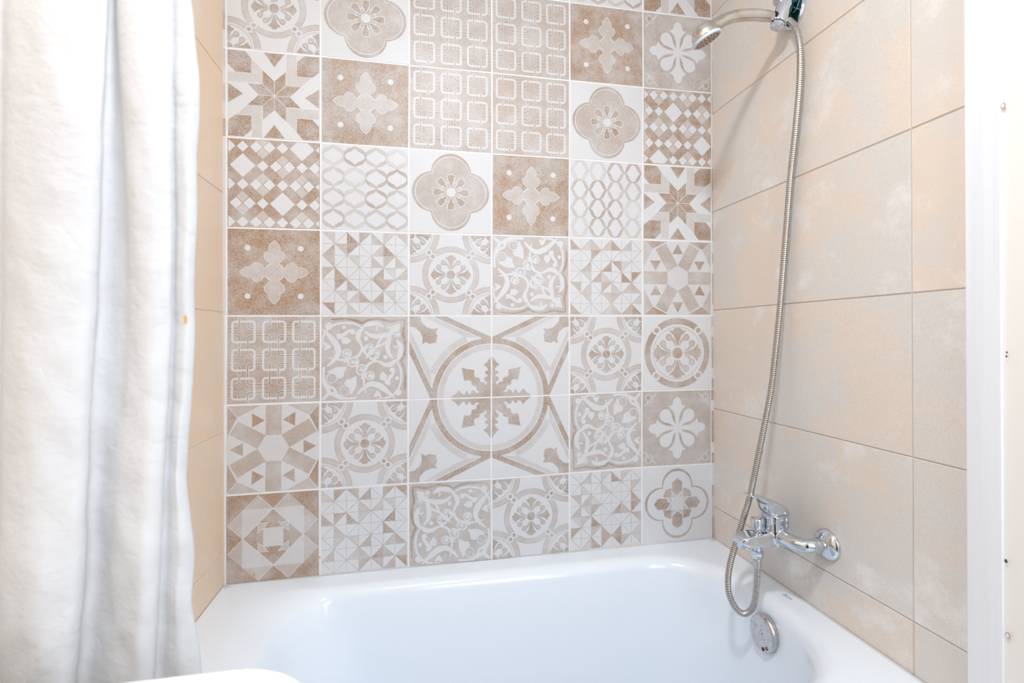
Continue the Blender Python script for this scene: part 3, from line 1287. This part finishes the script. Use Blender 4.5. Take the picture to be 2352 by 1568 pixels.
# lever: cap with blade handle reaching out over the bath
secs = [  # x offset from column, z low, z high, half width
    (.0275, .045, .050, .010), (.0265, .0435, .058, .019), (.020, .043, .066, .0245), (.010, .043, .0725, .0262), (.0, .043, .078, .0262), (-.010, .043, .082, .0255),
    (-.018, .0435, .0850, .024), (-.0225, .046, .0865, .0225), (-.0255, .058, .088, .0215), (-.029, .073, .089, .0205), (-.036, .0835, .0905, .0195),
    (-.048, .0882, .0932, .0185), (-.060, .0915, .0958, .0172), (-.068, .0938, .0972, .0150), (-.0735, .0955, .0975, .0095)]
rg = []
for dx, zl_, zh, hw in secs:
    r_ = []
    zc, hh = (zl_ + zh) / 2, (zh - zl_) / 2
    for i in range(28):
        a = 2 * pi * i / 28
        k = 0.55
        sc_, ss_ = cos(a), sin(a)
        r_.append((MXC + dx, MY + hw * abs(sc_) ** k * (1 if sc_ > 0 else -1), MZ + zc + hh * abs(ss_) ** k * (1 if ss_ > 0 else -1)))
    rg.append(r_)
b = B(); b.loft(rg)
lev = b.build('lever', M_CHROME, MIX, True, None)
ss = lev.modifiers.new('s', 'SUBSURF'); ss.levels = 1; ss.render_levels = 2
b = B()
p = Vector((MXC - .0268, MY - .006, MZ + .0625))
nx = Vector((-1, -.1, -.22)).normalized()
b.lathe([(.0048, 0), (.0048, .0012), (.0038, .0016), (0, .0016)], p - nx * .0004, nx, 20)
b.build('indicator_cap', M_GREYPL, lev)
for sy, mm, nm in ((1, M_RED, 'red_dot'), (-1, M_BLUE, 'blue_dot')):
    b = B(); b.lathe([(.0015, 0), (.0015, .0006)], p + Vector((0, sy * .0022, 0)) + nx * .0011, nx, 12)
    b.build(nm, mm, lev)
# diverter knob
b = B()
KX = 1.2385
b.lathe([(.0165, -.001), (.0165, .003), (.0085, .005), (.0085, .009), (.0118, .0105), (.0122, .024), (.0142, .0265), (.0146, .030), (.0125, .0335), (.006, .0345), (.0, .0335)], (KX, MY, MZ + .006), (0, 0, 1), 32)
o = b.build('diverter_knob', M_CHROME, MIX)
# aerator under the spout tip
b = B()
b.lathe([(.0, 0), (.0125, 0), (.0135, .002), (.0135, .012)], (MXC - .078, MY, MZ - .0245), (0, 0, 1), 32)
b.build('aerator', M_CHROME, MIX)
# hose outlet and nut
b = B()
b.lathe([(.0095, 0), (.0095, -.016)], (KX, MY, MZ - .018), (0, 0, 1), 28)
b.build('hose_outlet', M_CHROME, MIX)
b = B()
b.lathe([(.0095, -.0155), (.0125, -.017), (.0132, -.022), (.0128, -.030), (.0105, -.035), (.0075, -.0355)], (KX, MY, MZ - .018), (0, 0, 1), 8)
b.build('hose_nut', M_CHROME, MIX)
for sy in (-1, 1):
    b = B()
    b.lathe([(.0138, 0), (.0148, .0010), (.0148, .012), (.0142, .0150), (.0138, .028)], (1.3225, MY + sy * .0748, MZ), (1, 0, 0), 32)
    o = b.build('union_nut', M_CHROME, MIX)
    b = B()
    b.lathe([(.0142, .0165), (.017, .0155), (.0230, .0128), (.0285, .0090), (.0322, .0048), (.0336, .0018), (.0336, -.0006)], (XR - .0022, MY + sy * .0748, MZ), (-1, 0, 0), 48, False, True)
    b.build('escutcheon', M_CHROME, MIX)

# ------------------------------------------------------------------ hand shower, bracket, hose
def P(x, y, Y):
    return at(x, y, 1, Y)


YH = -.335
HS = empty('hand_shower', P(1700, 40, YH), 'worn chrome hand shower with round head hung in the wall bracket', 'shower head')
hc = P(1622, 87, YH)                              # middle of the spray plate
D_ = (hc - Vector((CX, CY, CZ))).length
ea, eb = ray(1656, 64).normalized() * D_, ray(1592, 108).normalized() * D_
HR_ = (ea - eb).length / 2
vv = ray(1622, 87).normalized()
d1 = (ea - eb).normalized()
d2 = vv.cross(d1).normalized()
if d2.z > 0:
    d2 = -d2
fn = (d2 * .965 - vv * .262).normalized()         # spray direction
path = catmull([P(1776, 39.5, YH), P(1769, 38.0, YH), P(1752, 35.6, YH), P(1725, 34, YH), P(1692, 37, YH), P(1664, 46, YH), P(1640, 60, YH), hc - fn * .016], 8)
n = len(path)
rads = []
for i in range(n):
    t = i / (n - 1)
    rads.append(.0100 + .0032 * min(1, t * 3.5) if t < .7 else .0132 + .003 * (t - .7) / .3)
b = B()
b.tube(path, rads, 28)
b.lathe([(r * HR_ / .0385, t) for r, t in ((.0, -.033), (.010, -.032), (.020, -.0285), (.0285, -.0215), (.0345, -.0115), (.0372, 0.0))], hc, fn, 48, True, True)
o = b.build('handle', M_WORN, HS, True, None)
rm = o.modifiers.new('r', 'REMESH'); rm.mode = 'VOXEL'; rm.voxel_size = .0012; rm.use_smooth_shade = True
sm = o.modifiers.new('s', 'SMOOTH'); sm.factor = .5; sm.iterations = 8
b = B()
b.lathe([(r * HR_ / .0385, t) for r, t in ((.0372, 0), (.0385, .0008), (.0385, .0058), (.0372, .0070), (.0345, .0070), (.0345, .0052))], hc, fn, 56, True, True)
b.build('head_rim', M_GREYPL, HS)
b = B()
b.lathe([(.0345 * HR_ / .0385, .0050), (.0335 * HR_ / .0385, .0062), (.0, .0068)], hc, fn, 48, True, False)
plate = b.build('spray_plate', M_FACE, HS)
u = fn.orthogonal().normalized(); w = fn.cross(u)
nb = B(); nb.lathe([(.0014, 0), (.0013, .0018), (.0008, .0023), (0, .0023)], (0, 0, 0), fn, 10)
first = None
for r, k in ((.0, 1), (.009, 6), (.0185, 12), (.0280, 18)):
    for i in range(k):
        a = 2 * pi * (i + .3) / k
        c = hc + fn * .0066 + (u * cos(a) + w * sin(a)) * r * HR_ / .0385
        if first is None:
            first = nb.build('nozzle', M_AMBER, None)
            o = first
        else:
            o = first.copy(); C.objects.link(o)
        o.location = c
        o.parent = plate
        o.matrix_parent_inverse = Matrix.Translation(-parent_loc(plate))

BR = empty('shower_bracket', P(1838, -8, -.335) * 0 + Vector((XR, -.338, 1.99)), 'chrome wall bracket with oval plate holding the hand shower', 'bracket')
b = B()
n = 56
rg = []
for k, d in ((1.0, -.0005), (1.0, .0035), (.97, .0055), (.90, .0062)):
    rg.append([(XR - .002 - d, -.336 + .036 * k * cos(2 * pi * i / n), 1.993 + .056 * k * sin(2 * pi * i / n)) for i in range(n)])
b.loft(rg)
b.build('wall_plate', M_CHROME, BR)
b = B()
rg = []
for k, d in ((.86, .0060), (.84, .0070), (.6, .0074)):
    rg.append([(XR - .002 - d, -.336 + .036 * k * cos(2 * pi * i / n), 1.993 + .056 * k * sin(2 * pi * i / n)) for i in range(n)])
b.loft(rg)
o = b.build('plate_reflection', M_TEAL, BR)  # reflection in the chrome plate, put into colour as a separate layer
o['label'] = 'dark blue green reflection painted on the plate face'
# pale lines of the plate's reflection, built as thin tubes
b = B()
for a, c in (((-.008, .02), (-.024, -.002)), ((-.024, -.002), (-.016, -.018)), ((-.016, -.018), (-.024, -.026)), ((.006, .01), (-.012, -.016)), ((-.012, .0), (-.022, .012)), ((-.016, -.018), (-.003, -.02))):
    b.tube([(XR - .0096, -.336 + a[0], 1.993 + a[1]), (XR - .0096, -.336 + c[0], 1.993 + c[1])], .0005, 6)
b.build('reflection_line', M_GREYPL, o)
# stem and clip around the handle
cA, cB = P(1808, 0, YH), P(1787, 56, YH)
cax = (cB - cA).normalized()
cl = (cB - cA).length
b = B()
b.lathe([(.0115, 0), (.0135, .010), (.0140, .024), (.0140, .040)], (XR - .008, -.336, 2.010), (cA - cax * .004) - Vector((XR - .008, -.336, 2.010)), 36)
b.build('arm', M_CHROME, BR)
b = B()
RC = .0188
b.lathe([(0, -.0150), (.006, -.0142), (.0125, -.011), (.0164, -.006), (.0180, .0), (RC, .010), (.0182, cl - .003), (.0172, cl - .0008), (.0158, cl), (0, cl)], cA, cax, 56, False, False)
b.build('clip', M_CHROME, BR)
b = B()
b.lathe([(.0146, cl - .001), (.0146, cl + .0018)], cA, cax, 40)
b.build('clip_gap', M_DARKGAP, BR)  # dark disc standing in for the shaded gap above the cap
b = B()
b.lathe([(.0158, cl + .0018), (.0162, cl + .003), (.0156, cl + .0065), (.012, cl + .0088), (0, cl + .0098)], cA, cax, 40)
b.build('clip_cap', M_CHROME, BR)
hd = (path[0] - path[3]).normalized()                    # from the head towards the clip
b = B()
b.lathe([(.0124, .0006), (.0124, .014)], path[0], hd, 36)
b.build('handle_collar', M_DARKGAP, BR)

HO = empty('shower_hose', P(1838, 120, -.365), 'long ribbed metal shower hose hanging from hand shower to mixer in a loop', 'hose')
hdir = hd
hpts = [P(1811, 46.5, YH - .006), P(1817, 50, YH - .014), at(1826, 63, 0, 1.3335), at(1833, 82, 0, 1.3325), at(1838, 120, 0, 1.332), at(1836, 200, 0, 1.335), at(1827, 300, 0, 1.336), at(1816, 400, 0, 1.337), at(1808, 500, 0, 1.337),
        at(1800, 600, 0, 1.336), P(1792, 700, -.314), P(1782, 800, -.308), P(1770, 900, -.303), P(1751, 1000, -.300), P(1731, 1100, -.298), P(1721, 1145, -.299), P(1706, 1195, -.300),
        P(1691, 1245, -.302), P(1678, 1290, -.306), P(1672, 1330, -.312), P(1675, 1365, -.320), P(1689, 1395, -.328), P(1708, 1409, -.335), P(1727, 1397, -.342), P(1736, 1365, -.347), P(1739, 1320, -.35),
        Vector((KX, MY, MZ - .054))]
pp = catmull(hpts, 40)
# resample evenly
acc = [0]
for i in range(1, len(pp)):
    acc.append(acc[-1] + (pp[i] - pp[i - 1]).length)
total = acc[-1]
pitch = .0046
prof = ((0.0, -.0011), (.14, -.0011), (.22, -.0001), (.55, .0001), (.92, -.0001))
N = int(total / pitch)
path_h, rad_h = [], []
k = 0
for i in range(N):
    for fr, dr in prof:
        s_ = (i + fr) * total / N
        while k < len(acc) - 2 and acc[k + 1] < s_:
            k += 1
        t = (s_ - acc[k]) / max(1e-9, acc[k + 1] - acc[k])
        path_h.append(pp[k].lerp(pp[k + 1], t))
        rad_h.append(.0072 + dr)
path_h.append(pp[-1]); rad_h.append(.0072)
b = B(); b.tube(path_h, rad_h, 16)
for i in range(len(b.mi)):
    if (i // 16) % 5 == 0:
        b.mi[i] = 1
b.build('hose_tube', [M_HOSE, M_GROOVE], HO, True, 30)
b = B(); b.lathe([(.0078, 0), (.0082, .001), (.0082, .019), (.0075, .020)], (KX, MY, MZ - .0735), (0, 0, 1), 24)
b.build('ferrule', M_SATIN, HO)

# ------------------------------------------------------------------ shower curtain
m = NT('white curtain cloth')
n1 = m.noise(15, 4, 0.6, m.mapping((.75, .75, 1.0), (0.3, 0.7, 0.4)))
n2 = m.noise(150, 3, 0.6)
h = m.math('ADD', m.math('ABSOLUTE', m.math('SUBTRACT', n1, .5)), m.math('MULTIPLY', n2, .03))
m.bump(h, 0.28, .02)
base = m.mix(m.noise(3, 3), lin(236, 243, 253), lin(232, 239, 250))
geo = m.n('ShaderNodeNewGeometry').outputs['Position']
stain = None
ST = []
cloth = m


def curtain_stain(c, r, sc):
    global base
    sub = cloth.n('ShaderNodeVectorMath', operation='SUBTRACT')
    cloth.link(geo, sub.inputs[0]); sub.inputs[1].default_value = c
    mul = cloth.n('ShaderNodeVectorMath', operation='MULTIPLY')
    cloth.link(sub.outputs[0], mul.inputs[0]); mul.inputs[1].default_value = sc
    ln = cloth.n('ShaderNodeVectorMath', operation='LENGTH')
    cloth.link(mul.outputs[0], ln.inputs[0])
    f = cloth.rng(ln.outputs['Value'], r * .55, r, .85, 0, True)
    base = cloth.mix(f, base, lin(248, 176, 30))


YC = -.757
#   photo x of each fold line at heights y = 0, 400, 800, 1200, 1568; depth towards the room (+ = nearer)
ROWS = [0, 400, 800, 1200, 1568]
FOLD = [
    ([-330, -330, -330, -330, -330], .00), ([-250, -260, -260, -260, -260], .02), ([-170, -180, -180, -180, -180], -.005), ([-100, -110, -110, -120, -120], .016), ([-45, -50, -50, -55, -60], .004),
    ([5, 0, -5, -10, -20], -.004), ([34, 22, 14, 6, 0], .008), ([80, 70, 60, 50, 45], .020), ([125, 115, 105, 90, 78], .024), ([175, 165, 150, 130, 108], .023), ([218, 205, 190, 168, 136], .019), ([246, 228, 211, 190, 156], .011),
    ([252, 234, 216, 195, 160], .003), ([250, 232, 214, 193, 160], -.006), ([256, 242, 226, 204, 172], -.013), ([262, 264, 256, 226, 196], -.015), ([264, 282, 284, 248, 222], -.010),
    ([271, 291, 302, 272, 250], .000), ([298, 312, 322, 305, 285], .008), ([340, 345, 350, 332, 312], .011), ([375, 380, 380, 358, 338], .006), ([392, 394, 390, 370, 346], -.001),
    ([390, 394, 388, 368, 345], -.005), ([400, 402, 398, 384, 366], -.006), ([414, 412, 410, 398, 388], -.002), ([422, 430, 425, 416, 418], .0), ([429, 447, 441, 436, 458], -.006),
    ([431, 452, 443, 440, 465], -.012), ([424, 440, 430, 428, 450], -.018), ([395, 405, 395, 395, 410], -.020),
]
EDGE = [(0, 0), (100, 6), (230, 9), (330, 4), (400, 0), (600, 0), (800, 0), (900, -1), (1050, -8), (1200, 0), (1330, -8), (1430, -2), (1568, 4), (1800, 6)]


def lerp_tab(tab, y):
    for (a, b_), (c, d) in zip(tab, tab[1:]):
        if a <= y <= c:
            return b_ + (d - b_) * (y - a) / (c - a)
    return tab[0][1] if y < tab[0][0] else tab[-1][1]


def rowval(vals, y):
    q = [(v,) for v in vals]
    t = max(0, min(3.999, y / 392))
    i = int(t)
    f = t - i
    g = lambda k: vals[max(0, min(4, k))]
    a, b_, c, d = g(i - 1), g(i), g(i + 1), g(i + 2)
    return 0.5 * (2 * b_ + (c - a) * f + (2 * a - 5 * b_ + 4 * c - d) * f * f + (3 * b_ - a - 3 * c + d) * f ** 3)


def xat(px, Y):
    return CX + (Y - CY) * tan(YAW + math.atan((px - 1176) / F))


NZ = 150
Vc, Fc = [], []
ncol = None
from mathutils import noise as mn
for iz in range(NZ + 1):
    z = 2.08 - (2.08 - .12) * iz / NZ
    ypx = PY0 - F * (z - CZ) / .60
    yc = max(-200, min(1750, ypx))
    pl = []
    for vals, dep in FOLD:
        px = rowval(vals, max(0, min(1568, yc)))
        if px > 415:
            px += 1.4 * lerp_tab(EDGE, yc) + 7 * mn.noise(Vector((z * 9, 5, 1))) * min(1, (px - 415) / 20)
        Y = YC - dep * (1 + .25 * (yc - 784) / 784)
        X = xat(px, Y)
        pl.append((X, Y, 0))
    # left of the picture the folds close up against the wall
    mx = min(p[0] for p in pl)
    row = catmull(pl, 7)
    if ncol is None:
        ncol = len(row)
    for i, p in enumerate(row):
        nn = mn.noise(Vector((p.x * 16, p.y * 16, z * 5))) * .004 + mn.noise(Vector((p.x * 45 + z * 20, p.y * 45, z * 22))) * .0011 + abs(mn.noise(Vector((p.x * 18 - z * 9, 3, z * 11)))) * .0065 * max(.25, min(1, (1.75 - z) * 1.1)) - abs(mn.noise(Vector((p.x * 15 + z * 12, 9, z * 9)))) * .005 * max(.2, min(1, (1.6 - z) * 1.1))
        x = p.x
        if x < XL + .012:
            x = XL + .012 + (x - XL - .012) * 0.02 + .002 * sin(i)
        Vc.append((max(XL + .006, x), p.y + nn * 1.0 - .0, z + 0.0))
for iz in range(NZ):
    for i in range(ncol - 1):
        a = iz * ncol + i
        Fc.append((a, a + 1, a + ncol + 1, a + ncol))
for px, py, r in ((437, 632, .0085), (426, 716, .0050)):
    best, bd = None, 1e9
    for v in Vc:
        d = Vector(v) - Vector((CX, CY, CZ))
        fw = d.x * sin(YAW) + d.y * cos(YAW)
        X = 1176 + F * (d.x * cos(YAW) - d.y * sin(YAW)) / fw
        Yp = PY0 - F * d.z / fw
        dd = (X - px) ** 2 + (Yp - py) ** 2 + (200 * max(0, fw - .62)) ** 2
        if dd < bd:
            bd, best = dd, v
    curtain_stain(best, r, (2.0, .6, .75))
m.col(base)
m.set(Roughness=0.7)
m.b.inputs['Specular IOR Level'].default_value = 0.25
tr = m.n('ShaderNodeBsdfTranslucent')
tr.inputs[0].default_value = lin(252, 244, 230)
mx = m.n('ShaderNodeMixShader')
mx.inputs[0].default_value = .42
outn = [q for q in m.t.nodes if q.type == 'OUTPUT_MATERIAL'][0]
m.link(m.b.outputs[0], mx.inputs[1]); m.link(tr.outputs[0], mx.inputs[2]); m.link(mx.outputs[0], outn.inputs[0])
M_CLOTH = m.m
me = bpy.data.meshes.new('shower_curtain')
me.from_pydata(Vc, [], Fc)
o = link('shower_curtain', me, M_CLOTH, None, True, None)
so = o.modifiers.new('t', 'SOLIDIFY'); so.thickness = .0006
tag(o, 'white fabric shower curtain hanging in folds at the left of the bath', 'curtain')

# ------------------------------------------------------------------ washbasin corner at the bottom left
ZB = .905
c0 = at(580, 1522, 2, ZB)
BY = c0.y + .002
BX = at(722, 1567, 2, ZB).x + .012
WB = empty('washbasin', (BX / 2, BY - .2, 0), 'white washbasin with rounded corner in the foreground at lower left', 'washbasin')
b = B()
bx0, bx1, by0, by1 = XL + .003, BX, BY - .46, BY


def bring(d, z, r):
    return [(p[0], p[1], z) for p in rrect(bx0 + min(d, .0), bx1 - d, by0 + d, by1 - d, (max(.01, r), .02, .02, max(.01, r)), 10)]


rg = [bring(.10, ZB - .15, .04), bring(.05, ZB - .12, .06), bring(.018, ZB - .06, .08), bring(.003, ZB - .035, .088), bring(0.0, ZB - .024, .09)]
for i in range(1, 7):
    t = i / 6 * pi / 2
    rg.append(bring(.012 * (1 - cos(t)), ZB - .012 + .012 * sin(t), .09 - .012 * (1 - cos(t))))
cx_, cy_ = (bx0 + bx1) / 2, (by0 + by1) / 2 - .01


def bowl(k, z):
    base_ = bring(.012, z, .08)
    return [(cx_ + (p[0] - cx_) * k, cy_ + (p[1] - cy_) * k, z) for p in base_]


for k, z in ((.80, ZB), (.77, ZB - .004), (.74, ZB - .015), (.66, ZB - .06), (.5, ZB - .1), (.25, ZB - .115)):
    rg.append(bowl(k, z))
b.loft(rg)
b.build('basin', M_CERAMIC, WB, True, 50)
b = B()
b.lathe([(.10, 0), (.095, .02), (.07, .10), (.06, .4), (.075, .62), (.095, ZB - .13)], (cx_, cy_, 0), (0, 0, 1), 36)
b.build('pedestal', M_CERAMIC, WB)

# ------------------------------------------------------------------ light
def area(name, loc, target, size, power, color, size_y=None):
    l = bpy.data.lights.new(name, 'AREA')
    l.energy = power
    l.color = color
    l.size = size
    if size_y:
        l.shape = 'RECTANGLE'; l.size_y = size_y
    else:
        l.shape = 'DISK'
    o = bpy.data.objects.new(name, l)
    o.location = loc
    o.rotation_euler = (Vector(target) - Vector(loc)).to_track_quat('-Z', 'Y').to_euler()
    C.objects.link(o)
    return o


area('ceiling_lamp', (.54, -1.12, TOPZ - .05), (.54, -1.05, 0), .17, 9, (.90, .95, 1.0))
area('front_fill', (.98, FRONT + .03, 1.45), (.75, 0, 1.2), .75, 9.5, (.86, .935, 1.0), 1.5)  # added cool fill light before the closed wall behind the camera
w = bpy.data.worlds.new('world')
S.world = w
w.use_nodes = True
w.node_tree.nodes['Background'].inputs[0].default_value = (.9, .95, 1, 1)
w.node_tree.nodes['Background'].inputs[1].default_value = .3

S.view_settings.view_transform = 'Standard'
S.view_settings.look = 'None'
S.view_settings.gamma = 1
S.view_settings.use_curve_mapping = False
S.view_settings.exposure = 0.82
S.cycles.use_denoising = True
S.cycles.max_bounces = 10
S.cycles.diffuse_bounces = 6
S.cycles.caustics_reflective = False
S.cycles.caustics_refractive = False
